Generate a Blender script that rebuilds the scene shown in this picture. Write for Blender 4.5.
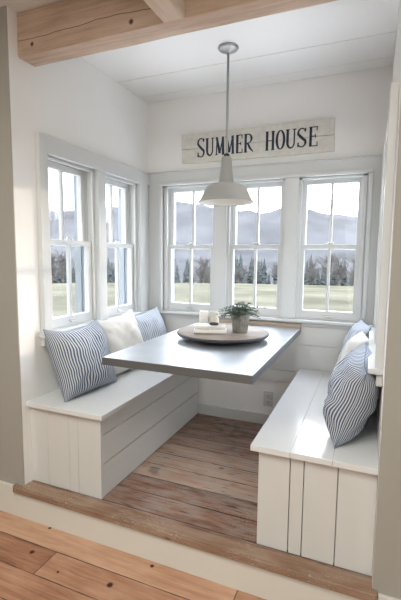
import bpy, bmesh, math, random
from mathutils import Vector, Matrix, noise
R = math.radians
C = bpy.context.scene.collection
for o in list(bpy.data.objects): bpy.data.objects.remove(o)

# ------------------------------------------------------------------ camera
W, D, ZC, ZB = 1.74, 1.285, 2.433, 1.89      # alcove width, depth, ceiling, top of panelled band
cam = bpy.data.cameras.new('camera'); co = bpy.data.objects.new('camera', cam); C.objects.link(co)
cam.sensor_fit = 'VERTICAL'; cam.sensor_height = 24.0; cam.lens = 407.155/600*24.0
cam.clip_start = .02; cam.clip_end = 3000
_f = Vector((-0.38239678, 0.91796356, -0.10543054)); _r = Vector((0.92267237, 0.38546456, 0.00963174)); _u = Vector((-0.04948133, 0.0935947, 0.99438002))
m4 = Matrix((( _r.x, _u.x, -_f.x, 1.67634), (_r.y, _u.y, -_f.y, -1.62434), (_r.z, _u.z, -_f.z, 1.2444), (0, 0, 0, 1)))
co.matrix_world = m4
bpy.context.scene.camera = co
vs = bpy.context.scene.view_settings
vs.view_transform = 'Standard'; vs.look = 'None'; vs.gamma = 1; vs.use_curve_mapping = False
vs.exposure = 1.3
SKY, SUN, ROOM = 4.7, .38, 12.5

# ------------------------------------------------------------------ world
w = bpy.data.worlds.new('sky'); bpy.context.scene.world = w; w.use_nodes = True
nt = w.node_tree; nt.nodes.clear()
def N(nt, t, **k):
    n = nt.nodes.new(t)
    for a, b in k.items(): setattr(n, a, b)
    return n
def L(nt, a, b): nt.links.new(a, b)
tc = N(nt, 'ShaderNodeTexCoord'); mp = N(nt, 'ShaderNodeMapping'); mp.inputs['Scale'].default_value = (1.5, 1.5, 7)
ns = N(nt, 'ShaderNodeTexNoise'); ns.inputs['Scale'].default_value = 2.2; ns.inputs['Detail'].default_value = 5
cr = N(nt, 'ShaderNodeValToRGB'); cr.color_ramp.elements[0].position = .38; cr.color_ramp.elements[1].position = .62
cr.color_ramp.elements[0].color = (.66, .76, .92, 1); cr.color_ramp.elements[1].color = (.98, .98, .98, 1)
bg = N(nt, 'ShaderNodeBackground'); bg.inputs['Strength'].default_value = SKY; ow = N(nt, 'ShaderNodeOutputWorld')
L(nt, tc.outputs['Generated'], mp.inputs['Vector']); L(nt, mp.outputs[0], ns.inputs['Vector']); L(nt, ns.outputs['Fac'], cr.inputs[0])
L(nt, cr.outputs[0], bg.inputs['Color']); L(nt, bg.outputs[0], ow.inputs['Surface'])

# ------------------------------------------------------------------ sun and added room fill
sd = bpy.data.lights.new('sun', 'SUN'); sd.energy = SUN; sd.angle = R(.6); sd.color = (1, .83, .62)
so = bpy.data.objects.new('sun', sd); C.objects.link(so)
so.rotation_euler = Vector((-1, -.165, -.09)).to_track_quat('-Z', 'Y').to_euler()
def area(name, loc, aim, sx, sy, power, col):
    a = bpy.data.lights.new(name, 'AREA'); a.shape = 'RECTANGLE'; a.size = sx; a.size_y = sy; a.energy = power; a.color = col
    o = bpy.data.objects.new(name, a); C.objects.link(o); o.location = loc
    o.rotation_euler = (Vector(aim)-Vector(loc)).to_track_quat('-Z', 'Y').to_euler(); return o
area('room_fill', (2.5, -3.6, 1.0), (.6, .4, .2), 2.8, 1.8, ROOM, (.97, 1, .94))  # unseen fill added on the room side to brighten the nook
area('overhead_fill', (.9, -1.9, 2.40), (.9, -1.9, 0), 1.8, 1.4, 30, (.97, .98, .90))  # added overhead fill, no fixture: brightens the floor below the step

# ------------------------------------------------------------------ helpers
def mesh(name, bm, mat, parent=None, smooth=False):
    bmesh.ops.recalc_face_normals(bm, faces=bm.faces[:])
    me = bpy.data.meshes.new(name); bm.to_mesh(me); bm.free()
    for p in me.polygons: p.use_smooth = bool(smooth)
    if smooth == 'auto':
        me.set_sharp_from_angle(angle=R(40))
    me.materials.append(mat)
    o = bpy.data.objects.new(name, me); C.objects.link(o)
    if parent: o.parent = parent
    return o
def tag(o, label=None, cat=None, group=None, kind=None):
    if label: o['label'] = label
    if cat: o['category'] = cat
    if group: o['group'] = group
    if kind: o['kind'] = kind
    return o
def empty(name, loc=(0, 0, 0), rz=0):
    o = bpy.data.objects.new(name, None); C.objects.link(o); o.location = loc; o.rotation_euler = (0, 0, rz); o.empty_display_size = .05
    return o
def box(bm, x0, x1, y0, y1, z0, z1, bev=0, mat=None):
    b = bmesh.new(); bmesh.ops.create_cube(b, size=1)
    for v in b.verts:
        v.co = Vector((x0+(v.co.x+.5)*(x1-x0), y0+(v.co.y+.5)*(y1-y0), z0+(v.co.z+.5)*(z1-z0)))
    if bev: bmesh.ops.bevel(b, geom=b.edges[:], offset=bev, segments=2, profile=.6, affect='EDGES')
    if mat: b.transform(mat)
    t = bpy.data.meshes.new('t'); b.to_mesh(t); b.free(); bm.from_mesh(t); bpy.data.meshes.remove(t)
    return bm
def lathe(bm, prof, seg=48, c=(0, 0, 0), ribs=0, amp=0):
    rings = []
    for r, z in prof:
        ring = []
        for i in range(seg):
            a = 2*math.pi*i/seg; rr = r*(1+amp*math.cos(ribs*a)) if ribs else r
            ring.append(bm.verts.new((c[0]+rr*math.cos(a), c[1]+rr*math.sin(a), c[2]+z)))
        rings.append(ring)
    for a, b in zip(rings, rings[1:]):
        for i in range(seg):
            bm.faces.new((a[i], a[(i+1) % seg], b[(i+1) % seg], b[i]))
    return rings
def capped(bm, prof, **k):
    rings = lathe(bm, prof, **k); bm.faces.new(rings[0][::-1]); bm.faces.new(rings[-1]); return bm
def tube(bm, pts, r, seg=8):
    rings = []
    for i, p in enumerate(pts):
        p = Vector(p); t = (Vector(pts[min(i+1, len(pts)-1)])-Vector(pts[max(i-1, 0)])).normalized()
        a = t.cross(Vector((0, 0, 1)) if abs(t.z) < .9 else Vector((1, 0, 0))).normalized(); b = t.cross(a)
        rr = r[i] if isinstance(r, (list, tuple)) else r
        rings.append([bm.verts.new(p+(a*math.cos(k*2*math.pi/seg)+b*math.sin(k*2*math.pi/seg))*rr) for k in range(seg)])
    for a, b in zip(rings, rings[1:]):
        for i in range(seg): bm.faces.new((a[i], a[(i+1) % seg], b[(i+1) % seg], b[i]))
    bm.faces.new(rings[0][::-1]); bm.faces.new(rings[-1])

# ------------------------------------------------------------------ materials
def mat(name, col, rough=.5, metal=0, bump=0, bscale=40, spec=.5, var=0):
    m = bpy.data.materials.new(name); m.use_nodes = True; t = m.node_tree; b = t.nodes['Principled BSDF']
    b.inputs['Base Color'].default_value = (*col, 1); b.inputs['Roughness'].default_value = rough; b.inputs['Metallic'].default_value = metal
    b.inputs['Specular IOR Level'].default_value = spec
    tc = N(t, 'ShaderNodeTexCoord'); n = N(t, 'ShaderNodeTexNoise'); n.inputs['Scale'].default_value = bscale; n.inputs['Detail'].default_value = 4
    L(t, tc.outputs['Object'], n.inputs['Vector'])
    if bump:
        bp = N(t, 'ShaderNodeBump'); bp.inputs['Strength'].default_value = bump; bp.inputs['Distance'].default_value = .004
        L(t, n.outputs['Fac'], bp.inputs['Height']); L(t, bp.outputs[0], b.inputs['Normal'])
    if var:
        r = N(t, 'ShaderNodeValToRGB'); r.color_ramp.elements[0].position = .3; r.color_ramp.elements[1].position = .7
        r.color_ramp.elements[0].color = (*[c*(1-var) for c in col], 1); r.color_ramp.elements[1].color = (*[min(1, c*(1+var)) for c in col], 1)
        L(t, n.outputs['Fac'], r.inputs[0]); L(t, r.outputs[0], b.inputs['Base Color'])
    return m
def mth(t, op, a, b=None, c=None):
    n = N(t, 'ShaderNodeMath', operation=op)
    for i, v in enumerate((a, b, c)):
        if v is None: continue
        if isinstance(v, (int, float)): n.inputs[i].default_value = v
        else: L(t, v, n.inputs[i])
    return n.outputs[0]
def wood(name, dark, mid, light, pw=.14, axis='X', off=0., gap=.004, rough=.55, grey=None, greyamt=0, speck=0, knots=1.0, length=1.6, spots=(), crack=None, gs=1.0, streak=0):
    """planks along one axis: per plank tone, stretched grain, knots, gaps, worn patches"""
    m = bpy.data.materials.new(name); m.use_nodes = True; t = m.node_tree; b = t.nodes['Principled BSDF']
    tc = N(t, 'ShaderNodeTexCoord'); sp = N(t, 'ShaderNodeSeparateXYZ'); L(t, tc.outputs['Object'], sp.inputs[0])
    X, Y, Z = sp.outputs
    if axis == 'Y': X, Y = Y, X
    if pw:
        row = mth(t, 'DIVIDE', mth(t, 'SUBTRACT', Y, off), pw); idx = mth(t, 'FLOOR', row); fr = mth(t, 'FRACT', row)
        wn = N(t, 'ShaderNodeTexWhiteNoise', noise_dimensions='1D'); L(t, idx, wn.inputs['W']); rv = wn.outputs['Value']
        xs = mth(t, 'ADD', X, mth(t, 'MULTIPLY', rv, 7.3)); xr = mth(t, 'DIVIDE', xs, length); xi = mth(t, 'FLOOR', xr); xf = mth(t, 'FRACT', xr)
        wn2 = N(t, 'ShaderNodeTexWhiteNoise', noise_dimensions='2D'); cb = N(t, 'ShaderNodeCombineXYZ'); L(t, idx, cb.inputs[0]); L(t, xi, cb.inputs[1]); L(t, cb.outputs[0], wn2.inputs['Vector']); rnd = wn2.outputs['Value']
    else:
        rnd = None
    cv = N(t, 'ShaderNodeCombineXYZ')
    L(t, mth(t, 'ADD', X, mth(t, 'MULTIPLY', rnd, 13.0)) if rnd else X, cv.inputs[0]); L(t, Y, cv.inputs[1]); L(t, Z, cv.inputs[2])
    mp = N(t, 'ShaderNodeMapping'); mp.inputs['Scale'].default_value = (1.2*gs, 22*gs, 22*gs) ; L(t, cv.outputs[0], mp.inputs[0])
    g1 = N(t, 'ShaderNodeTexNoise'); g1.inputs['Scale'].default_value = 1.6; g1.inputs['Detail'].default_value = 7; g1.inputs['Roughness'].default_value = .72; g1.inputs['Distortion'].default_value = .6
    L(t, mp.outputs[0], g1.inputs['Vector'])
    mp2 = N(t, 'ShaderNodeMapping'); mp2.inputs['Scale'].default_value = (2.2, 5.5, 5.5); L(t, cv.outputs[0], mp2.inputs[0])
    g2 = N(t, 'ShaderNodeTexNoise'); g2.inputs['Scale'].default_value = 1.5; g2.inputs['Detail'].default_value = 4; L(t, mp2.outputs[0], g2.inputs['Vector'])
    f = mth(t, 'ADD', mth(t, 'MULTIPLY', g1.outputs['Fac'], .65), mth(t, 'MULTIPLY', g2.outputs['Fac'], .45))
    if rnd: f = mth(t, 'ADD', f, mth(t, 'MULTIPLY', mth(t, 'SUBTRACT', rnd, .5), .28))
    r = N(t, 'ShaderNodeValToRGB'); e = r.color_ramp.elements; e[0].position = .30; e[0].color = (*dark, 1); e[1].position = .76; e[1].color = (*light, 1)
    k = e.new(.52); k.color = (*mid, 1); L(t, f, r.inputs[0]); col = r.outputs[0]
    def mix(fac, a, bcol):
        mx = N(t, 'ShaderNodeMix', data_type='RGBA'); L(t, fac, mx.inputs[0]) if not isinstance(fac, (int, float)) else setattr(mx.inputs[0], 'default_value', fac)
        L(t, a, mx.inputs[6]); mx.inputs[7].default_value = (*bcol, 1); return mx.outputs[2]
    def ramp(v, a, bb):
        n = N(t, 'ShaderNodeMapRange'); n.inputs[1].default_value = a; n.inputs[2].default_value = bb; L(t, v, n.inputs[0]); return n.outputs[0]
    if grey:
        gn = N(t, 'ShaderNodeTexNoise'); gn.inputs['Scale'].default_value = 3.0; gn.inputs['Detail'].default_value = 6; L(t, mp2.outputs[0], gn.inputs['Vector'])
        col = mix(mth(t, 'MULTIPLY', ramp(gn.outputs['Fac'], .42, .62), greyamt), col, grey)
    if speck:
        s = N(t, 'ShaderNodeTexNoise'); s.inputs['Scale'].default_value = 110; s.inputs['Detail'].default_value = 3; L(t, tc.outputs['Object'], s.inputs['Vector'])
        s2 = N(t, 'ShaderNodeTexNoise'); s2.inputs['Scale'].default_value = 4.5; L(t, tc.outputs['Object'], s2.inputs['Vector'])
        col = mix(mth(t, 'MULTIPLY', mth(t, 'MULTIPLY', ramp(s.outputs['Fac'], .56, .66), ramp(s2.outputs['Fac'], .47, .6)), speck), col, (.52, .48, .42))
    if streak:
        ms = N(t, 'ShaderNodeMapping'); ms.inputs['Scale'].default_value = (4.5, 45, 45); L(t, cv.outputs[0], ms.inputs[0])
        sn = N(t, 'ShaderNodeTexNoise'); sn.inputs['Scale'].default_value = 1.5; sn.inputs['Detail'].default_value = 3; L(t, ms.outputs[0], sn.inputs['Vector'])
        col = mix(mth(t, 'MULTIPLY', ramp(sn.outputs['Fac'], .62, .70), streak), col, (.03, .018, .013))
        sm = N(t, 'ShaderNodeTexNoise'); sm.inputs['Scale'].default_value = 4; sm.inputs['Detail'].default_value = 5; L(t, tc.outputs['Object'], sm.inputs['Vector'])
        col = mix(mth(t, 'MULTIPLY', ramp(sm.outputs['Fac'], .60, .68), .55*streak), col, (.05, .045, .042))
    if knots:
        kv = N(t, 'ShaderNodeMapping'); kv.inputs['Scale'].default_value = (1.0, 1.6, 1.6); L(t, cv.outputs[0], kv.inputs[0])
        v = N(t, 'ShaderNodeTexVoronoi'); v.inputs['Scale'].default_value = 2.6; L(t, kv.outputs[0], v.inputs['Vector'])
        kk = mth(t, 'SUBTRACT', 1.0, ramp(v.outputs['Distance'], .035, .075)); 
        col = mix(mth(t, 'MULTIPLY', kk, .8*knots), col, [c*.3 for c in dark])
    for (sx, sy, sz, sr) in spots:
        vm = N(t, 'ShaderNodeVectorMath', operation='DISTANCE'); L(t, tc.outputs['Object'], vm.inputs[0]); vm.inputs[1].default_value = (sx, sy, sz)
        col = mix(mth(t, 'SUBTRACT', 1.0, ramp(vm.outputs['Value'], sr*.55, sr)), col, [c*.28 for c in dark])
    if crack is not None:
        cn = N(t, 'ShaderNodeTexNoise'); cn.inputs['Scale'].default_value = 3; cn.inputs['Detail'].default_value = 5
        cc = N(t, 'ShaderNodeCombineXYZ'); L(t, X, cc.inputs[0]); L(t, cc.outputs[0], cn.inputs['Vector'])
        dz = mth(t, 'ABSOLUTE', mth(t, 'SUBTRACT', mth(t, 'SUBTRACT', Z, crack), mth(t, 'MULTIPLY', mth(t, 'SUBTRACT', cn.outputs['Fac'], .5), .06)))
        col = mix(mth(t, 'MULTIPLY', mth(t, 'SUBTRACT', 1.0, ramp(dz, .0006, .0030)), .8), col, (.06, .035, .024))
    hgt = g1.outputs['Fac']
    if pw:
        ed = mth(t, 'MULTIPLY', mth(t, 'MINIMUM', fr, mth(t, 'SUBTRACT', 1.0, fr)), pw)
        ed2 = mth(t, 'MULTIPLY', mth(t, 'MINIMUM', xf, mth(t, 'SUBTRACT', 1.0, xf)), length)
        gn2 = N(t, 'ShaderNodeTexNoise'); gn2.inputs['Scale'].default_value = 9; L(t, tc.outputs['Object'], gn2.inputs['Vector'])
        ed = mth(t, 'MINIMUM', mth(t, 'SUBTRACT', ed, mth(t, 'MULTIPLY', mth(t, 'SUBTRACT', gn2.outputs['Fac'], .5), gap*1.6)), ed2)
        gapm = mth(t, 'SUBTRACT', 1.0, ramp(ed, gap*.25, gap))
        col = mix(mth(t, 'MULTIPLY', gapm, .88), col, (.02, .015, .012))
        hgt = mth(t, 'SUBTRACT', hgt, mth(t, 'MULTIPLY', gapm, 1.6))
    L(t, col, b.inputs['Base Color']); b.inputs['Roughness'].default_value = rough; b.inputs['Specular IOR Level'].default_value = .35
    bp = N(t, 'ShaderNodeBump'); bp.inputs['Strength'].default_value = .35; bp.inputs['Distance'].default_value = .004; L(t, hgt, bp.inputs['Height']); L(t, bp.outputs[0], b.inputs['Normal'])
    return m
def stripes(name, base, line, period, width, rough=.9):
    m = bpy.data.materials.new(name); m.use_nodes = True; t = m.node_tree; b = t.nodes['Principled BSDF']
    tc = N(t, 'ShaderNodeTexCoord'); sp = N(t, 'ShaderNodeSeparateXYZ'); L(t, tc.outputs['UV'], sp.inputs[0])
    nz = N(t, 'ShaderNodeTexNoise'); nz.inputs['Scale'].default_value = 9; L(t, tc.outputs['Object'], nz.inputs['Vector'])
    x = mth(t, 'ADD', sp.outputs[0], mth(t, 'MULTIPLY', mth(t, 'SUBTRACT', nz.outputs['Fac'], .5), .0015))
    fr = mth(t, 'FRACT', mth(t, 'DIVIDE', x, period)); d = mth(t, 'ABSOLUTE', mth(t, 'SUBTRACT', fr, .5))
    mr = N(t, 'ShaderNodeMapRange'); mr.inputs[1].default_value = width*.5-.05; mr.inputs[2].default_value = width*.5+.05; L(t, d, mr.inputs[0])
    mx = N(t, 'ShaderNodeMix', data_type='RGBA'); L(t, mr.outputs[0], mx.inputs[0]); mx.inputs[6].default_value = (*line, 1); mx.inputs[7].default_value = (*base, 1)
    L(t, mx.outputs[2], b.inputs['Base Color']); b.inputs['Roughness'].default_value = rough; b.inputs['Specular IOR Level'].default_value = .2
    wv = N(t, 'ShaderNodeTexNoise'); wv.inputs['Scale'].default_value = 260; L(t, tc.outputs['Object'], wv.inputs['Vector'])
    bp = N(t, 'ShaderNodeBump'); bp.inputs['Strength'].default_value = .3; bp.inputs['Distance'].default_value = .002; L(t, wv.outputs['Fac'], bp.inputs['Height']); L(t, bp.outputs[0], b.inputs['Normal'])
    return m
def glass():
    m = bpy.data.materials.new('window_glass'); m.use_nodes = True; t = m.node_tree; t.nodes.clear()
    tr = N(t, 'ShaderNodeBsdfTransparent'); tr.inputs[0].default_value = (.97, .98, .98, 1); gl = N(t, 'ShaderNodeBsdfGlossy'); gl.inputs['Roughness'].default_value = .02
    fr = N(t, 'ShaderNodeFresnel'); fr.inputs[0].default_value = 1.45; mx = N(t, 'ShaderNodeMixShader'); o = N(t, 'ShaderNodeOutputMaterial')
    L(t, fr.outputs[0], mx.inputs[0]); L(t, tr.outputs[0], mx.inputs[1]); L(t, gl.outputs[0], mx.inputs[2]); L(t, mx.outputs[0], o.inputs[0]); return m
M = dict(
 wall=mat('white_wall_paint', (.88, .875, .865), .75, bump=.08, bscale=60),
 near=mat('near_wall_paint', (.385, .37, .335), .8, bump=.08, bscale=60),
 trim=mat('white_trim_paint', (.63, .64, .64), .35, bump=.05, bscale=25),
 ceil=mat('ceiling_paint', (.82, .815, .80), .6, bump=.06, bscale=20),
 bench=mat('bench_white_paint', (.67, .675, .665), .45, bump=.12, bscale=18),
 seat=mat('glossy_bench_seat_paint', (.74, .75, .765), .16, bump=.10, bscale=14),
 zinc=mat('zinc_sheet', (.50, .525, .555), .37, metal=.8, bump=.05, bscale=5, var=.10),
 zedge=mat('zinc_edge', (.15, .155, .16), .5, metal=.4),
 steel=mat('dark_steel', (.035, .035, .038), .6, metal=.2),
 lampw=mat('lamp_enamel', (.37, .37, .36), .45),
 lampin=mat('lamp_inside_enamel', (.85, .82, .76), .5),
 lampm=mat('lamp_rod_metal', (.42, .43, .42), .4, metal=.5),
 nickel=mat('nickel', (.6, .6, .58), .3, metal=.9),
 sign=mat('sign_board_paint', (.68, .655, .60), .8, bump=.3, bscale=30, var=.08),
 letter=mat('navy_lettering', (.022, .035, .06), .8, var=.4, bscale=30),
 linen=mat('cream_linen', (.66, .65, .62), .95, bump=.3, bscale=120),
 ceramic=mat('white_ceramic', (.80, .79, .77), .45, bump=.1, bscale=60),
 ceramic2=mat('mottled_white_ceramic', (.68, .66, .62), .5, bump=.25, bscale=70, var=.12),
 dark=mat('dark_glaze', (.04, .045, .055), .35),
 galv=mat('galvanised_metal', (.27, .26, .24), .6, metal=.4, bump=.2, bscale=30, var=.25),
 leaf=mat('blue_green_leaf', (.10, .15, .12), .6, var=.35, bscale=25),
 soil=mat('potting_soil', (.04, .03, .025), .95, bump=.6),
 plastic=mat('outlet_plastic', (.62, .62, .61), .4), slot=mat('outlet_slots', (.05, .05, .05), .5),
 grass=mat('dry_meadow_grass', (.082, .079, .061), .95, spec=0, var=.3, bscale=.25),
 hill=mat('wooded_hillside', (.052, .053, .057), .95, spec=0, var=.35, bscale=.03),
 trunk=mat('tree_bark', (.09, .07, .055), .9, bump=.4), conifer=mat('conifer_foliage', (.044, .050, .050), .95, spec=0, var=.3, bscale=1),
 bare=mat('bare_twigs', (.085, .080, .076), .95, spec=0, var=.25, bscale=1),
 riser=mat('cream_riser_paint', (.72, .70, .65), .5, bump=.1, bscale=20),
 jamb=mat('outer_jamb_grey_paint', (.27, .30, .33), .5),
 glass=glass(),
 tick=stripes('blue_ticking_stripe', (.58, .60, .62), (.08, .115, .19), .0135, .55),
 tick2=stripes('pale_blue_ticking_stripe', (.64, .67, .71), (.25, .31, .42), .0125, .45),
 pipe=mat('navy_piping', (.10, .14, .22), .9),
)
KN = ((.238, -.251, -.177, .015), (.698, -.268, -.177, .017), (.191, -.081, -.177, .011), (.812, -.10, -.177, .012), (.44, -.30, -.177, .008))
M['nearfloor'] = wood('warm_pine_floor', (.16, .055, .030), (.42, .215, .13), (.62, .385, .26), pw=.15, off=-.353, gap=.003, rough=.42, knots=.6, length=2.3, gs=1.3, spots=KN)
M['floor'] = wood('reclaimed_pine_floor', (.075, .034, .022), (.30, .165, .115), (.52, .37, .285), pw=.142, off=.149, gap=.005, rough=.5, gs=1.5, grey=(.33, .30, .275), greyamt=.5, speck=.45, length=3.1, streak=.9, knots=1.2)
M['tread'] = wood('worn_pine_step', (.12, .055, .034), (.28, .165, .11), (.42, .29, .21), pw=0, rough=.55, grey=(.36, .28, .21), greyamt=.35, speck=.55, knots=1)
M['beam'] = wood('old_pine_beam', (.30, .20, .145), (.54, .40, .305), (.70, .57, .46), pw=0, rough=.75, knots=.9, spots=((.093, 0, 2.271, .013), (.657, 0, 2.262, .015)), crack=2.30)
M['joist'] = wood('old_pine_joist', (.40, .29, .21), (.62, .49, .38), (.74, .62, .50), pw=0, axis='Y', rough=.75, knots=.8)
M['tray'] = wood('weathered_round_board', (.12, .092, .072), (.215, .175, .145), (.30, .255, .215), pw=0, rough=.6, knots=.5)
M['strip'] = wood('pine_backing_strip', (.20, .15, .11), (.33, .26, .20), (.42, .34, .27), pw=0, rough=.6, knots=0)

# ------------------------------------------------------------------ windows
HW, Z0, Z1 = .222, .815, 1.795
BX = [.367, .887, 1.407]                       # back wall window centres
SY = [.380, .895]                              # side wall window centres
nwin = [0]
def window(origin, rz, where):
    nwin[0] += 1
    root = empty('window_%d' % nwin[0], origin, rz)
    tag(root, where, 'window', kind='structure')
    T = M['trim']
    bm = bmesh.new()
    for s in (-1, 1):
        box(bm, s*HW-.010, s*HW+.010, 0, .064, Z0-.01, Z1+.01)
        box(bm, s*(HW-.019)-.009, s*(HW-.019)+.009, .0, .014, Z0, Z1, .002)
        box(bm, s*(HW-.015)-.005, s*(HW-.015)+.005, .056, .064, Z0, Z1)
    box(bm, -HW, HW, 0, .064, Z1-.006, Z1+.012); box(bm, -HW, HW, 0, .014, Z1-.02, Z1, .002)
    box(bm, -HW, HW, 0, .17, Z0-.015, Z0+.004)
    mesh('window_frame', bm, T, root)
    bm = bmesh.new()
    for s in (-1, 1):
        box(bm, s*HW-.010, s*HW+.010, .0641, .165, Z0-.01, Z1+.01); box(bm, s*(HW-.015)-.005, s*(HW-.015)+.005, .108, .135, Z0, Z1, .002)
    box(bm, -HW, HW, .0641, .165, Z1-.006, Z1+.012)
    mesh('outer_jamb', bm, M['jamb'], root)
    def sash(name, yc, za, zb, bot, top):
        b = bmesh.new(); sw = .042; hw = HW-.012; th = .019
        box(b, -hw, -hw+sw, yc-th, yc+th, za, zb, .003); box(b, hw-sw, hw, yc-th, yc+th, za, zb, .003)
        box(b, -hw+sw-.002, hw-sw+.002, yc-th, yc+th, za, za+bot, .003); box(b, -hw+sw-.002, hw-sw+.002, yc-th, yc+th, zb-top, zb, .003)
        s = mesh(name, b, T, root)
        b = bmesh.new(); box(b, -.009, .009, yc-.013, yc+.013, za+bot-.002, zb-top+.002, .002); mesh('muntin', b, T, s)
        b = bmesh.new(); box(b, -hw+sw-.004, hw-sw+.004, yc-.002, yc+.002, za+bot-.004, zb-top+.004)
        # single sheet of glass
        bmesh.ops.delete(b, geom=[f for f in b.faces if abs(f.normal.y) < .5 or f.calc_center_median().y > yc], context='FACES')
        mesh('pane', b, M['glass'], s)
        return s
    sash('upper_sash', .085, 1.306, Z1-.006, .028, .038)
    lo = sash('lower_sash', .037, Z0+.004, 1.336, .058, .030)
    b = bmesh.new(); box(b, -.028, .028, .022, .05, 1.336, 1.342, .002); capped(b, [(.012, 0), (.013, .006), (.008, .012)], seg=16, c=(0, .036, 1.342)); box(b, -.004, .026, .028, .036, 1.344, 1.352, .002)
    mesh('sash_lock', b, M['nickel'], lo)
    b = bmesh.new(); box(b, -.03, .03, .012, .018, .842, .856, .002); box(b, -.026, .026, .003, .012, .838, .844, .002)
    mesh('sash_lift', b, M['nickel'], lo)
for i, x in enumerate(BX):
    window((x, D, 0), 0, ['double-hung window at the left of the far wall, seen left of the hanging lamp', 'middle double-hung window of the far wall, right behind the potted plant', 'double-hung window at the right of the far wall, next to the right corner'][i])
for i, y in enumerate(SY):
    window((0, y, 0), R(90), ['nearer double-hung window on the left wall above the striped pillow', 'farther double-hung window on the left wall, by the corner'][i])
for i, y in enumerate(SY):
    window((W, y, 0), R(-90), ['nearer double-hung window on the right wall above the near striped pillow', 'farther double-hung window on the right wall, by the far corner'][i])

# ------------------------------------------------------------------ walls
def wall_boxes(lo, hi, centers, put):
    put(lo, hi, -.5, Z0); put(lo, hi, Z1, ZC+.05)
    e = [lo]+[v for c in centers for v in (c-HW, c+HW)]+[hi]
    for a, b in zip(e[::2], e[1::2]): put(a, b, Z0, Z1)
S = dict(kind='structure')
bm = bmesh.new(); wall_boxes(-.16, W+.16, BX, lambda a, b, c, d: box(bm, a, b, D, D+.16, c, d)); tag(mesh('wall_back', bm, M['wall']), 'white far wall of the nook with three windows and the sign', 'wall', **S)
bm = bmesh.new(); wall_boxes(-.056, D, SY, lambda a, b, c, d: box(bm, -.16, 0, a, b, c, d))
box(bm, -1.3, 0, -.14, -.056, -.5, ZC+.05) if False else None
tag(mesh('wall_left', bm, M['wall']), 'white left wall of the nook with two windows', 'wall', **S)
bm = bmesh.new(); wall_boxes(-.056, D, SY, lambda a, b, c, d: box(bm, W, W+.16, a, b, c, d)); tag(mesh('wall_right', bm, M['wall']), 'white right wall of the nook with two windows', 'wall', **S)
# near room shell: the wall the nook opens out of, and the rest of the room
X0, X1, Y0 = -1.6, 3.3, -4.3
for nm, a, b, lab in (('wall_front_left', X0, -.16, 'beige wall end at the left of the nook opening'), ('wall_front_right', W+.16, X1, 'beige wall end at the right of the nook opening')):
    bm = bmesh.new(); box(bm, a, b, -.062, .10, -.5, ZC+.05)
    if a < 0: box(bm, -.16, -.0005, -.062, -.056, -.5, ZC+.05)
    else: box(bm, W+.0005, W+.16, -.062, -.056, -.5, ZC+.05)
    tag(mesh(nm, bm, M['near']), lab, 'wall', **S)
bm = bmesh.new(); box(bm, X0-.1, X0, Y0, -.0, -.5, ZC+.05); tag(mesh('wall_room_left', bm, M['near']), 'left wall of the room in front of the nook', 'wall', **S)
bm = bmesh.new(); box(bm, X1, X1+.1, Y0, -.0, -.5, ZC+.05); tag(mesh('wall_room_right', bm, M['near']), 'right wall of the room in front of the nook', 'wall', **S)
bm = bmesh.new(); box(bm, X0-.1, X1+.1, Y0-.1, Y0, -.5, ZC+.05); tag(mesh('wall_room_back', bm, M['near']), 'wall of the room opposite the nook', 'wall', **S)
bm = bmesh.new(); box(bm, X0, X1, Y0, 0, ZC, ZC+.05); tag(mesh('ceiling_room', bm, M['ceil']), 'white ceiling of the room in front of the nook', 'ceiling', **S)
bm = bmesh.new(); box(bm, X0, X1, Y0, -.05, -.25, -.177); tag(mesh('floor_room', bm, M['nearfloor']), 'warm brown knotty pine floor below the step', 'floor', **S)
bm = bmesh.new(); box(bm, 0, W, -.02, D, -.25, 0); tag(mesh('floor', bm, M['floor']), 'worn greyish reclaimed plank floor inside the nook', 'floor', **S)
# planked ceiling of the nook
bm = bmesh.new(); ys = [0, .08, .45, .87, 1.16, D]
for a, b in zip(ys, ys[1:]): box(bm, 0, W, a+.0015, b-.0015, ZC, ZC+.02, .003)
box(bm, -.1, W+.1, -.0, D+.1, ZC+.02, ZC+.06)
tag(mesh('ceiling', bm, M['ceil']), 'white planked ceiling of the nook', 'ceiling', **S)

# trim on the back wall
def trim(n, bm, label, m='trim'): return tag(mesh('trim_%d' % n, bm, M[m]), label, 'trim', **S)
bl, br_ = BX[0]-HW, BX[2]+HW
bm = bmesh.new(); p = .014
box(bm, .0, bl-.012, D-p, D, Z0-.03, Z1+.002); box(bm, br_+.012, W, D-p, D, Z0-.03, Z1+.002)
box(bm, 0, W, D-p, D, Z1+.002, ZB, .001)
for c in (0, 1): box(bm, BX[c]+HW-.008, BX[c+1]-HW+.008, D-p-.004, D, Z0, Z1, .002)
box(bm, 0, W, D-.024, D, ZB, ZB+.010, .002)
# picture moulding round the whole group
box(bm, bl-.033, bl-.004, D-.031, D, Z0-.01, Z1-.0045, .004); box(bm, br_+.004, br_+.033, D-.031, D, Z0-.01, Z1-.0045, .004); box(bm, bl-.034, br_+.034, D-.032, D, Z1-.004, Z1+.022, .006)
trim(1, bm, 'white boards and moulding framing the three far windows')
bm = bmesh.new(); box(bm, bl-.04, br_+.04, D-.045, D+.01, Z0-.022, Z0-.002, .004); box(bm, .0, W, D-.018, D, Z0-.05, Z0-.022, .003)
trim(2, bm, 'white window stool below the three far windows')
bm = bmesh.new(); box(bm, .0, W, D-.010, D, .632, Z0-.052, .002); box(bm, .0, W, D-.010, D, .434, .628, .002); trim(3, bm, 'white horizontal boards behind the table end', 'bench')
bm = bmesh.new(); box(bm, .49, 1.25, D-.018, D, .342, .430, .003); trim(4, bm, 'white ledger board low on the far wall between the benches', 'bench')
k = 5
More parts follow.
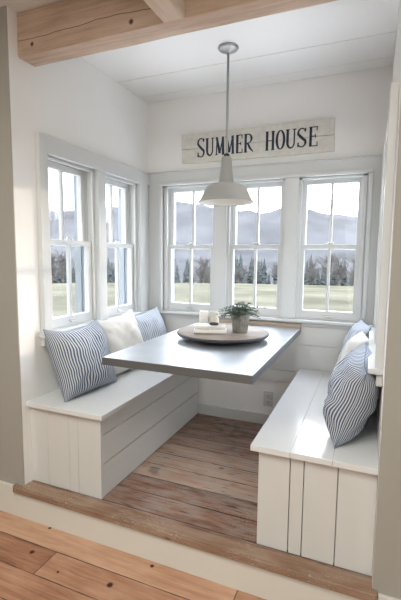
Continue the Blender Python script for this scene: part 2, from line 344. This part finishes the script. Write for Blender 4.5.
for side, sgn, xx in (('left', 1, 0), ('right', -1, W)):
    a0, a1 = SY[0]-HW, SY[1]+HW
    def bx(bm, t0, t1, y0, y1, z0, z1, bv=.003):
        xa, xb = (xx+t0*sgn, xx+t1*sgn); box(bm, min(xa, xb), max(xa, xb), y0, y1, z0, z1, bv)
    bm = bmesh.new(); bx(bm, 0, .03, .095, a0, Z0-.03, ZB-.0); bx(bm, 0, .03, a0-.001, D-.015, Z1, ZB); bx(bm, 0, .03, a1, a1+.10, Z0-.03, Z1+.002)
    bx(bm, 0, .016, a1+.09, D-.015, Z0-.03, Z1)
    bx(bm, 0, .03, SY[0]+HW-.006, SY[1]-HW+.006, Z0, Z1, .003)
    trim(k, bm, 'thick white casing round the two %s wall windows' % side); k += 1
    bm = bmesh.new(); bx(bm, -.01, .055, .08, D-.046, Z0-.024, Z0-.002); bx(bm, 0, .024, .095, D-.02, Z0-.075, Z0-.024)
    trim(k, bm, 'white sill under the two %s wall windows' % side); k += 1
# baseboards, riser, tread
bm = bmesh.new(); box(bm, .461, W-.465, D-.016, D, 0, .082, .003); tag(mesh('baseboard_back', bm, M['bench']), 'white baseboard on the far wall under the table', 'baseboard', **S)
bm = bmesh.new(); box(bm, -.056, W+.02, -.074, -.02, -.177, -.034); tag(mesh('trim_%d' % k, bm, M['riser']), 'cream riser board of the step into the nook', 'riser', **S); k += 1
for sd_, a, b in (('left', X0, -.057), ('right', W+.021, X1)):
    bm = bmesh.new(); box(bm, a, b, -.076, -.062, -.177, -.006, .003); tag(mesh('baseboard_%s' % sd_, bm, M['riser']), 'cream baseboard along the %s wall end' % sd_, 'baseboard', **S)
bm = bmesh.new()
pts = [(-.056, -.092), (-.056, -.064), (.0, -.064), (.0, -.018), (W, -.018), (W, -.064), (W+.018, -.064), (W+.018, -.092)]
vv = []
for z in (-.036, .0025): vv.append([bm.verts.new((x, y, z)) for x, y in pts])
bm.faces.new(vv[1]); bm.faces.new(vv[0][::-1])
for i in range(len(pts)): bm.faces.new((vv[0][i], vv[0][(i+1) % 8], vv[1][(i+1) % 8], vv[1][i]))
bmesh.ops.bevel(bm, geom=[e for e in bm.edges if abs(e.verts[0].co.y+.092) < 1e-4 and abs(e.verts[1].co.y+.092) < 1e-4], offset=.006, segments=3, affect='EDGES')
tag(mesh('trim_%d' % k, bm, M['tread']), 'worn brown pine nosing board along the edge of the step', 'step edge', **S); k += 1

# ------------------------------------------------------------------ beam and joist
bm = bmesh.new(); nseg = 30; bx0, bx1 = .001, W-.001
def rough_bar(bm, p0, p1, wy, wz, seed, n=30, axis=0):
    rings = []
    for i in range(n+1):
        t = i/n; ring = []
        for (a, b) in ((-1, -1), (-.9, -1), (0, -1), (.9, -1), (1, -1), (1, -.9), (1, 0), (1, .9), (1, 1), (-1, 1), (-1, .9), (-1, 0), (-1, -.9)):
            ca, cb = a, b
            if abs(a) == 1 and abs(b) == 1: ca *= .975; cb *= .975
            s = p0+(p1-p0)*t; j = noise.noise(Vector((s*3, a*2+seed, b*2)))*.004
            co_ = (s, wy[0]+(ca+1)/2*(wy[1]-wy[0])+j*a, wz[0]+(cb+1)/2*(wz[1]-wz[0])+(j*b if b < 0 else 0))
            if axis: co_ = (co_[1], co_[0], co_[2])
            ring.append(bm.verts.new(co_))
        rings.append(ring)
    for r0, r1 in zip(rings, rings[1:]):
        for i in range(13): bm.faces.new((r0[i], r0[(i+1) % 13], r1[(i+1) % 13], r1[i]))
    bm.faces.new(rings[0]); bm.faces.new(rings[-1][::-1])
rough_bar(bm, bx0, bx1, (.003, .119), (2.225, ZC-.001), 1)
tag(mesh('ceiling_beam', bm, M['beam'], smooth='auto'), 'thick old brown pine beam across the top of the nook opening', 'beam')
bm = bmesh.new(); rough_bar(bm, -4.2, -.001, (.818, .919), (2.222, ZC-.001), 5, n=50, axis=1)
tag(mesh('ceiling_joist', bm, M['joist'], smooth='auto'), 'narrower pine joist meeting the front of the beam from the room side', 'joist')

# ------------------------------------------------------------------ benches
def bench(side):
    left = side == 'left'
    root = empty('bench', (0 if left else W, 0, 0))
    tag(root, 'white built-in plank bench along the %s wall' % side, 'bench')
    s = 1 if left else -1
    wd = .461 if left else .465
    def b2(bm, a, b, y0, y1, z0, z1, bv=0): box(bm, min(a*s, b*s), max(a*s, b*s), y0, y1, z0, z1, bv)
    # seat boards running along the wall
    bm = bmesh.new(); cuts = [.0, .165, .33, wd+.030]
    if left: cuts = [.0, wd+.030]
    for a, b in zip(cuts, cuts[1:]): b2(bm, a+.0003, b-.0003, -.03, D-.019, .436, .46, .0018)
    mesh('seat', bm, M['seat'], root)
    # plank front
    bm = bmesh.new(); cut = [.0, .119, .261, .32, wd] if left else [.0, .143, .275, .331, wd]
    for a, b in zip(cut, cut[1:]):
        g_ = .0007 if left else .0018
        b2(bm, a+(g_ if a else .0005), b-(g_ if b < wd else 0), 0, .02, .003, .436, .0015 if left else .0025)
    mesh('front_panel', bm, M['bench'], root)
    bm = bmesh.new()
    for z0, z1 in ((.003, .177), (.182, .332), (.337, .436)): b2(bm, wd-.02, wd-.002, .021, D-.018, z0, z1, .002)
    mesh('side_panel', bm, M['bench'], root)
    bm = bmesh.new(); b2(bm, wd-.03, wd-.0215, .021, D-.018, .003, .436); b2(bm, .001, wd-.03, .0205, .030, .003, .434); mesh('inner_frame', bm, M['bench'], root)
    return root
bench('left'); bench('right')

# ------------------------------------------------------------------ table
tb = empty('table', (.866, .64, .724)); tag(tb, 'zinc-topped rectangular table fixed to the far wall between the benches', 'table')
bm = bmesh.new(); box(bm, .49, 1.242, -.012, D-.048, .729, .7545, .003); o = mesh('tabletop', bm, M['zinc'], tb); o.location = -tb.location
bm = bmesh.new()
box(bm, .488, 1.244, -.0145, -.012, .716, .7525, .001); box(bm, .4875, .49, -.0145, D-.048, .716, .7525, .001); box(bm, 1.242, 1.2445, -.0145, D-.048, .716, .7525, .001)
o = mesh('edge_band', bm, M['zedge'], tb); o.location = -tb.location
bm = bmesh.new(); box(bm, .60, 1.13, D-.060, D-.018, .66, .729, .003); o = mesh('wall_cleat', bm, M['trim'], tb); o.location = -tb.location
for xx in (.62, 1.11):
    bm = bmesh.new(); box(bm, xx-.018, xx+.018, .12, D-.06, .718, .729, .001); o = mesh('support_bar', bm, M['steel'], tb); o.location = -tb.location
bm = bmesh.new(); box(bm, .49, 1.244, D-.047, D-.019, .722, .782, .003); o = mesh('backing_strip', bm, M['strip'], tb); o.location = -tb.location

# ------------------------------------------------------------------ pendant lamp
LX, LY = .865, .70
lp = empty('pendant_lamp', (LX, LY, ZC-.001)); tag(lp, 'grey-white enamel barn pendant lamp hanging over the table', 'lamp')
bm = bmesh.new(); capped(bm, [(.0575, 0), (.058, -.006), (.052, -.014), (.022, -.020), (.012, -.030), (.009, -.034)], seg=40); mesh('ceiling_canopy', bm, M['lampm'], lp, 'auto')
bm = bmesh.new(); capped(bm, [(.0072, -.03), (.0072, 1.825-ZC)], seg=16); mesh('rod', bm, M['lampm'], lp, True)
bm = bmesh.new(); capped(bm, [(.012, 1.846-ZC), (.017, 1.842-ZC), (.017, 1.822-ZC), (.012, 1.820-ZC)], seg=20); mesh('swivel', bm, M['steel'], lp, 'auto')
o_ = [(.0, 1.828), (.024, 1.828), (.029, 1.822), (.031, 1.80), (.035, 1.76), (.041, 1.705), (.044, 1.684), (.050, 1.677), (.078, 1.671), (.100, 1.664), (.116, 1.653), (.128, 1.634), (.140, 1.608), (.150, 1.588), (.158, 1.577), (.1665, 1.571), (.1675, 1.567), (.166, 1.565)]
bm = bmesh.new(); lathe(bm, [(max(r, .0005), z-ZC) for r, z in o_], seg=64)
lathe(bm, [(.166, 1.565-ZC), (.1655, 1.569-ZC)], seg=64)
sh = mesh('shade', bm, M['lampw'], lp, 'auto')
bm = bmesh.new(); lathe(bm, [(max(r-.0022, .0005), z-ZC-.002) for r, z in o_[6:15]]+[(.1655, 1.5675-ZC)], seg=64); mesh('shade_lining', bm, M['lampin'], sh, True)
bm = bmesh.new(); capped(bm, [(.012, 1.69-ZC), (.014, 1.665-ZC), (.026, 1.645-ZC), (.030, 1.622-ZC), (.024, 1.602-ZC), (.008, 1.594-ZC)], seg=24); mesh('bulb', bm, M['ceramic'], sh, True)

# ------------------------------------------------------------------ sign
sg = empty('wall_sign', (.862, D, 1.945)); tag(sg, 'weathered white two-board sign reading SUMMER HOUSE above the windows', 'sign')
bm = bmesh.new(); box(bm, .308-.862, 1.415-.862, -.022, 0, 0, .103, .003); mesh('lower_board', bm, M['sign'], sg)
bm = bmesh.new(); box(bm, .306-.862, 1.412-.862, -.022, 0, .106, .212, .003); mesh('upper_board', bm, M['sign'], sg)
def ribbon(bm, pts, ws, y0, y1):
    n = len(pts); top = []
    for i, (x, z) in enumerate(pts):
        a = Vector(pts[max(i-1, 0)]); b = Vector(pts[min(i+1, n-1)]); t = (b-a).normalized(); nn = Vector((-t.y, t.x))*ws[i]/2
        top.append(((x+nn.x, z+nn.y), (x-nn.x, z-nn.y)))
    ring = [[bm.verts.new((p_[0], y, p_[1])) for p_ in (a, b) for y in (y0, y1)] for a, b in top]
    for r0, r1 in zip(ring, ring[1:]):
        for a, b in ((0, 2), (2, 3), (3, 1), (1, 0)): bm.faces.new((r0[a], r0[b], r1[b], r1[a]))
    bm.faces.new((ring[0][0], ring[0][1], ring[0][3], ring[0][2])); bm.faces.new((ring[-1][0], ring[-1][2], ring[-1][3], ring[-1][1]))
def arc(cx, cz, rx, rz, a0, a1, n=14): return [(cx+rx*math.cos(R(a0+(a1-a0)*i/n)), cz+rz*math.sin(R(a0+(a1-a0)*i/n))) for i in range(n+1)]
def letter(ch, x0, x1, z0, z1):
    w_, h = x1-x0, z1-z0; T, t = .017, .0065; bm = bmesh.new(); S_ = []
    P_ = lambda x, z: (x0+x*w_, z0+z*h)
    def line(a, b, wd): S_.append(([P_(*a), P_(*b)], [wd, wd]))
    def curve(pts, ws): S_.append(([P_(*q) for q in pts], ws))
    ser = lambda x, z, l=.22: line((x-l, z), (x+l, z), t)
    if ch == 'S':
        pts = arc(.5, .755, .40, .225, 25, 215, 12)[:-1]+[(.28, .60), (.5, .50), (.72, .40)]+arc(.5, .245, .42, .225, 30, -150, 12)
        n = len(pts); curve(pts, [t+(T-t)*math.exp(-((i/(n-1)-.5)/.22)**2)+.001 for i in range(n)]); line((.86, .80), (.90, .98), t*1.4); line((.10, .02), (.12, .26), t*1.4)
    if ch == 'U':
        pts = [(.16, .97), (.16, .35)]+arc(.5, .30, .34, .28, 180, 360, 14)+[(.84, .35), (.84, .97)]; n = len(pts)
        curve(pts, [T if i < 3 else (t*1.5 if i > 10 else T-(T-t*1.5)*(i-2)/9) for i in range(n)]); ser(.16, .985, .2); ser(.84, .985, .18)
    if ch == 'M':
        line((.10, .02), (.16, .98), t*1.3); line((.14, .96), (.50, .08), T); line((.50, .08), (.84, .96), t*1.3); line((.84, .98), (.90, .02), T); ser(.10, .015, .14); ser(.88, .015, .16); ser(.12, .985, .12); ser(.86, .985, .12)
    if ch == 'E':
        line((.25, 0), (.25, 1), T); line((.1, .988), (.92, .988), t); line((.25, .52), (.74, .52), t); line((.1, .012), (.95, .012), t); line((.92, 1), (.88, .80), t); line((.95, 0), (.92, .22), t); line((.74, .43), (.74, .61), t)
    if ch == 'R':
        line((.22, 0), (.22, 1), T); pts = [(.2, .985), (.5, .985)]+arc(.48, .745, .33, .24, 90, -90, 12)+[(.25, .505)]; n = len(pts)
        curve(pts, [t+(T*.95-t)*math.exp(-((i/(n-1)-.5)/.2)**2) for i in range(n)]); curve([(.42, .5), (.66, .22), (.98, .01)], [T*.8, T*.9, t]); ser(.22, .012, .18); line((.05, .988), (.3, .988), t)
    if ch == 'H':
        line((.18, 0), (.18, 1), T); line((.82, 0), (.82, 1), T); line((.18, .5), (.82, .5), t)
        for a in (.18, .82):
            for b in (.012, .988): ser(a, b, .17)
    if ch == 'O':
        pts = arc(.5, .5, .42, .49, 90, 450, 32); curve(pts, [t+(T-t)*abs(math.sin(R(360*i/32)))for i in range(33)])
    for i, (pts, ws) in enumerate(S_): ribbon(bm, pts, ws, -.0232-.00005*i, -.0215)
    return bm
for ch, a, b in (('S', .436, .494), ('U', .505, .568), ('M', .582, .648), ('M', .657, .722), ('E', .734, .788), ('R', .794, .866), ('H', .953, 1.018), ('O', 1.028, 1.088), ('U', 1.096, 1.163), ('S', 1.172, 1.232), ('E', 1.245, 1.308)):
    big = .006 if ch == 'S' and a < .5 else 0
    mesh('letter', letter(ch, a-.862, b-.862, .043-big, .168+big), M['letter'], sg)

# ------------------------------------------------------------------ outlet
ot = empty('wall_outlet', (1.02, D, .142)); tag(ot, 'small grey-white double power outlet low on the far wall', 'outlet')
bm = bmesh.new(); box(bm, -.036, .036, -.006, 0, 0, .114, .002); mesh('cover_plate', bm, M['plastic'], ot)
for z in (.033, .081):
    bm = bmesh.new(); capped(bm, [(.017, 0), (.017, .003)], seg=20, c=(0, 0, 0)); bm.transform(Matrix.Translation((0, -.006, z)) @ Matrix.Rotation(R(90), 4, 'X')); s_ = mesh('socket', bm, M['plastic'], ot)
    bm = bmesh.new()
    for dx in (-.007, .007): box(bm, dx-.0015, dx+.0015, -.0098, -.008, z-.002, z+.009)
    box(bm, -.003, .003, -.0098, -.008, z-.012, z-.007); mesh('slots', bm, M['slot'], s_)

# ------------------------------------------------------------------ pillows
def pillow(label, center, normal, up, w_, h_, th, m, seed, sag=0., group=None, puff=1.0, piping=None):
    n = 40; rnd = random.Random(seed); bm = bmesh.new(); vs_ = {}
    def P_(u, v, s):
        # outline pulls in between the corners
        ex = 1-.05*(1-v*v)**1.0*abs(u)**2; ey = 1-.05*(1-u*u)*abs(v)**2
        prof = max(0, (1-abs(u)**3.2))**.62*max(0, (1-abs(v)**3.2))**.62
        wr = noise.noise(Vector((u*2.3+seed, v*2.3, s*3)))*.22+noise.noise(Vector((u*6+seed, v*6, s*5)))*.07
        ang = math.atan2(v, u); rr = math.hypot(u, v)
        cre = .028*math.sin(ang*14+seed+3*noise.noise(Vector((u*2, v*2, seed))))*max(0, rr-.45)
        z = s*th/2*prof*(1+wr)*puff+s*th*cre*prof
        x = u*ex*w_/2; y = v*ey*h_/2 - sag*(1-u*u)*max(0, v)*h_*.5
        return Vector((x, y, z+.010*noise.noise(Vector((u*1.5, v*1.5, seed+9)))))
    for s in (1, -1):
        for i in range(n+1):
            for j in range(n+1):
                u = math.sin((i/n-.5)*math.pi*.98)/math.sin(math.pi*.49); v = math.sin((j/n-.5)*math.pi*.98)/math.sin(math.pi*.49); e = i in (0, n) or j in (0, n)
                key = (i, j, 0 if e else s)
                if key not in vs_: vs_[key] = bm.verts.new(P_(u, v, s))
        for i in range(n):
            for j in range(n):
                g = lambda a, b: vs_[(a, b, 0 if (a in (0, n) or b in (0, n)) else s)]
                f = [g(i, j), g(i+1, j), g(i+1, j+1), g(i, j+1)]
                try: bm.faces.new(f if s > 0 else f[::-1])
                except ValueError: pass
    edge = [(i, 0) for i in range(n)]+[(n, j) for j in range(n)]+[(i, n) for i in range(n, 0, -1)]+[(0, j) for j in range(n, 0, -1)]
    ep = [vs_[(i, j, 0)].co.copy() for i, j in edge]; ep.append(ep[0])
    Zn = Vector(normal).normalized(); Yn = (Vector(up)-Zn*Vector(up).dot(Zn)).normalized(); Xn = Yn.cross(Zn)
    mw = Matrix(((Xn.x, Yn.x, Zn.x, center[0]), (Xn.y, Yn.y, Zn.y, center[1]), (Xn.z, Yn.z, Zn.z, center[2]), (0, 0, 0, 1)))
    ul = bm.loops.layers.uv.new('UVMap'); loc = {v_: k_ for k_, v_ in vs_.items()}
    for f in bm.faces:
        for lp_ in f.loops:
            k_ = loc[lp_.vert]; lp_[ul].uv = (k_[0]/n*w_*1.08+.004, k_[1]/n*h_*1.08)
    o = mesh('pillow', bm, m, None, True); o.matrix_world = mw; tag(o, label, 'pillow', group)
    if piping:
        bm = bmesh.new(); tube(bm, ep, .0018, 6); mesh('edge_seam', bm, piping, o, True)
    return o
pillow('navy and white striped pillow nearest the camera on the left bench', (.146, .262, .655), (.93, -.10, .36), (-.36, .02, .93), .415, .41, .20, M['tick'], 3, sag=.14, piping=M['pipe'])
pillow('cream linen pillow in the middle of the left bench, between two striped ones', (.137, .680, .664), (.93, -.20, .34), (-.36, -.02, .93), .39, .40, .16, M['linen'], 11, sag=.10)
pillow('blue striped pillow in the far corner of the left bench', (.137, 1.055, .655), (.92, -.24, .34), (-.36, -.05, .93), .37, .37, .15, M['tick2'], 23, sag=.07, piping=M['pipe'])
pillow('plump navy striped pillow nearest the camera on the right bench', (1.624, .262, .652), (-.93, -.05, .28), (.26, -.10, .93), .40, .36, .19, M['tick'], 31, piping=M['pipe'])
pillow('pale blue pillow right behind the plump striped one on the right bench', (1.63, .590, .625), (-.92, -.10, .33), (.33, .0, .93), .30, .34, .15, M['tick2'], 37, piping=M['pipe'])
pillow('cream pillow on the right bench, between two pale blue ones', (1.61, .865, .635), (-.92, -.16, .33), (.33, .05, .93), .29, .36, .15, M['linen'], 41)
pillow('blue striped pillow in the far corner of the right bench', (1.60, 1.115, .655), (-.92, -.20, .33), (.33, .05, .93), .27, .40, .13, M['tick2'], 47, piping=M['pipe'])

# ------------------------------------------------------------------ tray and what stands on it
TX, TY, TZ = .868, .672, .7545
tr = empty('lazy_susan', (TX, TY, TZ)); tag(tr, 'large round weathered wood lazy susan on the zinc table', 'tray')
bm = bmesh.new(); capped(bm, [(.125, .0), (.13, .004), (.13, .012), (.10, .022)], seg=48); mesh('turntable_base', bm, M['steel'], tr, 'auto')
bm = bmesh.new(); capped(bm, [(.20, .022), (.260, .026), (.271, .031), (.275, .038), (.272, .045), (.267, .047)], seg=72); bd = mesh('round_board', bm, M['tray'], tr, 'auto')
bm = bmesh.new(); lathe(bm, [(.2725, .0265), (.2765, .030), (.2765, .041), (.2725, .0435)], seg=72); mesh('rim_band', bm, M['steel'], bd, True)
TT = TZ+.0475
def cup(x, y, m, label, h=.102, r=.029):
    o = empty('candle_cup', (x, y, TT)); tag(o, label, 'candle holder', 'white cups on the lazy susan')
    bm = bmesh.new(); rings = lathe(bm, [(r*.92, 0), (r*.98, .004), (r, h*.5), (r*.97, h*.97), (r*.95, h), (r*.82, h), (r*.80, h*.9), (r*.8, .5*h)], seg=72, ribs=18, amp=.022); bm.faces.new(rings[0][::-1]); bm.faces.new(rings[-1]); mesh('cup', bm, m, o, True)
    bm = bmesh.new(); capped(bm, [(r*.76, h*.52), (r*.76, h*.86), (r*.7, h*.88)], seg=32); c = mesh('candle', bm, M['ceramic'], o, 'auto')
    bm = bmesh.new(); tube(bm, [(0, 0, h*.87), (.001, 0, h*.87+.006), (.003, .001, h*.87+.010)], .0008, 6); mesh('wick', bm, M['dark'], c)
cup(.712, .752, M['ceramic'], 'smooth white ribbed cup, the left of two on the lazy susan')
cup(.772, .778, M['ceramic2'], 'mottled white ribbed cup, the right of two on the lazy susan', h=.100, r=.031)
bk = empty('ceramic_block', (.815, .598, TT), R(20)); tag(bk, 'low white ribbed block holding a dark dish, in front of the two white cups', 'block')
bm = bmesh.new(); box(bm, -.096, .096, -.056, .056, 0, .022, .006)
mesh('lower_slab', bm, M['ceramic'], bk)
bm = bmesh.new(); box(bm, -.091, .091, -.052, .052, .0222, .044, .005)
for i in range(12): box(bm, -.087+i*.0146, -.075+i*.0146, -.0535, .0535, .024, .042, .002)
mesh('upper_slab', bm, M['ceramic2'], bk)
ds = empty('round_dish', (.838, .598, TT+.0443)); tag(ds, 'tiny dark round dish on top of the white block', 'dish')
bm = bmesh.new(); capped(bm, [(.020, 0), (.027, .003), (.030, .009), (.0285, .010), (.024, .004), (.0, .0035)][:5], seg=32); mesh('bowl', bm, M['dark'], ds, 'auto')
# plant
px, py = .975, .675
pt = empty('potted_plant', (px, py, TT)); tag(pt, 'small trailing blue-green plant in a ribbed grey metal pot on the lazy susan', 'plant')
bm = bmesh.new(); rings = lathe(bm, [(.041, 0), (.043, .002), (.053, .092), (.055, .100), (.057, .104), (.055, .107), (.051, .104), (.049, .09)], seg=120, ribs=20, amp=.035); bm.faces.new(rings[0][::-1]); pot = mesh('pot', bm, M['galv'], pt, True)
bm = bmesh.new(); lathe(bm, [(.0575, .098), (.0595, .101), (.0595, .106), (.0575, .109), (.0545, .107)], seg=64); mesh('rim', bm, M['galv'], pot, True)
bm = bmesh.new(); capped(bm, [(.047, .088), (.048, .094)], seg=32); mesh('soil', bm, M['soil'], pt)
rnd = random.Random(5); bs = bmesh.new(); bf = bmesh.new()
for s in range(60):
    a = rnd.uniform(0, 2*math.pi); reach = rnd.uniform(.025, .145); rise = rnd.uniform(.012, .055) if reach > .05 else rnd.uniform(.03, .075); droop = rnd.uniform(.0, .055)*(reach/.125)
    pp = []
    for i in range(9):
        t = i/8; rr = .015+reach*t; pp.append(Vector((rr*math.cos(a+t*.3), rr*math.sin(a+t*.3), .094+rise*math.sin(min(1, t*1.3)*math.pi/2)*1.1-droop*t*t)))
    tube(bs, pp, .0011, 5)
    for i in range(2, 9):
        for sd2 in (-1, 1):
            t = (pp[i]-pp[i-1]).normalized(); side = t.cross(Vector((0, 0, 1))).normalized()*sd2
            d = (t*.5+side+Vector((0, 0, rnd.uniform(-.2, .7)))).normalized(); ln = rnd.uniform(.012, .022); wv = d.cross(Vector((0, 0, 1))).normalized()*ln*.33; up = Vector((0, 0, .0015))
            q = [pp[i], pp[i]+d*ln*.5+wv+up, pp[i]+d*ln, pp[i]+d*ln*.5-wv+up, pp[i]+d*ln*.5-up]
            vq = [bf.verts.new(c_) for c_ in q]
            for a_, b_, c_ in ((0, 1, 4), (1, 2, 4), (2, 3, 4), (3, 0, 4)): bf.faces.new((vq[a_], vq[b_], vq[c_]))
            bf.faces.new((vq[0], vq[3], vq[2], vq[1]))
mesh('stems', bs, M['trunk'], pt); mesh('leaves', bf, M['leaf'], pt)

# ------------------------------------------------------------------ outside: meadow, tree line, hazy hills
RIDGE = [(-60, .07), (20, .08), (44, .092), (49, .094), (52, .100), (55, .112), (59, .112), (63, .124), (67, .118), (70, .108), (73, .098), (75.5, .090), (79, .107), (81.5, .103), (84.5, .094), (88, .086), (92, .078), (110, .07), (200, .05)]
def lerp(tab, a):
    for (a0, b0), (a1, b1) in zip(tab, tab[1:]):
        if a <= a1: t = max(0, (a-a0)/(a1-a0)); t = t*t*(3-2*t); return b0+(b1-b0)*t
    return tab[-1][1]
def hgt(x, y):
    r = math.hypot(x-1, y-1)
    if r < 45: z = -.6-1.2*(r/45)
    elif r < 90: t = (r-45)/45; z = -1.8-6.2*t
    else:
        t = min(1, (r-90)/330); z = -8+8*t
        az = math.atan2(y-1, -(x-1))             # 0 = -X, 90deg = +Y
        z += max(0, min(1, (r-120)/120))*6*(noise.noise(Vector((x*.012, y*.012, 3)))+.25)
        s = max(0, min(1, (r-230)/230)); s = s*s*(3-2*s)
        ridge = 460*lerp(RIDGE, math.degrees(az))+3.0*noise.noise(Vector((az*22, 1, 4)))
        z += s*(ridge+3)
    return z+(.05*noise.noise(Vector((x*.3, y*.3, 0))) if r > 8 else 0)
bm = bmesh.new(); rr_ = [3, 6, 10, 15, 20, 26, 33, 40, 45, 50, 58, 68, 80]; na = 90
def ring_mesh(radii, a0, a1, na):
    bm = bmesh.new(); g = [[bm.verts.new((1+r*math.cos(R(a0+(a1-a0)*k/na)), 1+r*math.sin(R(a0+(a1-a0)*k/na)), hgt(1+r*math.cos(R(a0+(a1-a0)*k/na)), 1+r*math.sin(R(a0+(a1-a0)*k/na))))) for k in range(na+1)] for r in radii]
    for a, b in zip(g, g[1:]):
        for k in range(na): bm.faces.new((a[k], a[k+1], b[k+1], b[k]))
    return bm
tag(mesh('ground_meadow', ring_mesh(rr_, -60, 240, 90), M['grass'], smooth=True), 'pale dry meadow sloping away outside the windows', 'meadow', **S)
tag(mesh('ground_mountains', ring_mesh([80, 90, 105, 120, 140, 160, 180, 200]+[230+15*i for i in range(18)]+[520, 600], 20, 235, 160), M['hill'], smooth=True), 'hazy wooded hills and mountain ridge on the skyline', 'hills', **S)
rnd = random.Random(9)
def conifer(x, y, h):
    z = hgt(x, y); r0 = empty('conifer_tree', (x, y, z))
    bm = bmesh.new(); tube(bm, [(0, 0, 0), (0, 0, h*.5), (0, 0, h*.97)], [h*.02, h*.014, .02], 6); mesh('trunk', bm, M['trunk'], r0)
    bm = bmesh.new(); lv = 13
    for i in range(lv):
        t = i/lv; rad = h*.19*(1-t)**.8; zz = h*(.08+.86*t); n = 12
        top = bm.verts.new((0, 0, zz+h*.13)); ring = []
        for k2 in range(n):
            a = 2*math.pi*k2/n+i; q = rad*rnd.uniform(.5, 1.2); ring.append(bm.verts.new((q*math.cos(a), q*math.sin(a), zz-rnd.uniform(0, .05)*h)))
        for k2 in range(n): bm.faces.new((ring[k2], ring[(k2+1) % n], top))
        bm.faces.new(ring[::-1])
    mesh('foliage', bm, M['conifer'], r0); return r0
def bare(x, y, h):
    z = hgt(x, y); r0 = empty('bare_tree', (x, y, z))
    bm = bmesh.new(); tube(bm, [(0, 0, 0), (.05, 0, h*.3), (0, .05, h*.6)], [h*.022, h*.018, h*.01], 6); mesh('trunk', bm, M['trunk'], r0)
    bm = bmesh.new()
    for i in range(70):
        a = rnd.uniform(0, 6.28); zb_ = rnd.uniform(.25, .7)*h; ln = rnd.uniform(.15, .36)*h; el = rnd.uniform(.4, 1.3)
        p0 = Vector((0, 0, zb_)); d = Vector((math.cos(a)*math.cos(el), math.sin(a)*math.cos(el), math.sin(el))); p1 = p0+d*ln
        tube(bm, [p0, p0+d*ln*.5+Vector((0, 0, -.02*h)), p1], [h*.007, h*.005, h*.003], 4)
        for j in range(4):
            q = p0+d*ln*rnd.uniform(.4, 1); e2 = Vector((rnd.uniform(-1, 1), rnd.uniform(-1, 1), rnd.uniform(0, 1))).normalized(); tube(bm, [q, q+e2*h*rnd.uniform(.06, .13)], [h*.004, h*.002], 4)
    mesh('branches', bm, M['bare'], r0); return r0
import itertools
kinds = itertools.cycle((0, 1, 0, 0, 1, 1, 0)); nt_ = 0
spots = []; tries = 0
while len(spots) < 150 and tries < 6000:
    tries += 1; rr = rnd.uniform(52, 84); az = rnd.uniform(84, 146); x, y = 1+rr*math.cos(R(az)), 1+rr*math.sin(R(az))
    if all((x-a)**2+(y-b)**2 > 2.7**2 for a, b in spots): spots.append((x, y))
for x, y in spots:
    h = rnd.uniform(3.0, 6.0)+(math.hypot(x-1, y-1)-52)*.07; kd = next(kinds)
    o = conifer(x, y, h) if kd == 0 else bare(x, y, h*.95)
    tag(o, 'dark evergreen in the hazy tree line beyond the meadow' if kd == 0 else 'bare pale leafless tree in the hazy tree line beyond the meadow', 'tree', 'evergreens beyond the meadow' if kd == 0 else 'bare trees beyond the meadow')
# haze lying over the valley
hz = bpy.data.materials.new('valley_haze'); hz.use_nodes = True; t = hz.node_tree; t.nodes.clear()
v = N(t, 'ShaderNodeVolumeScatter'); v.inputs['Color'].default_value = (1, .95, .90, 1); v.inputs['Density'].default_value = .00012; v.inputs['Anisotropy'].default_value = .2
o_m = N(t, 'ShaderNodeOutputMaterial'); L(t, v.outputs[0], o_m.inputs['Volume'])
bm = bmesh.new(); box(bm, -620, 200, 90, 620, -40, 130); h_ = mesh('valley_haze', bm, hz); tag(h_, 'thin pale mist hanging over the valley', 'haze', kind='stuff')
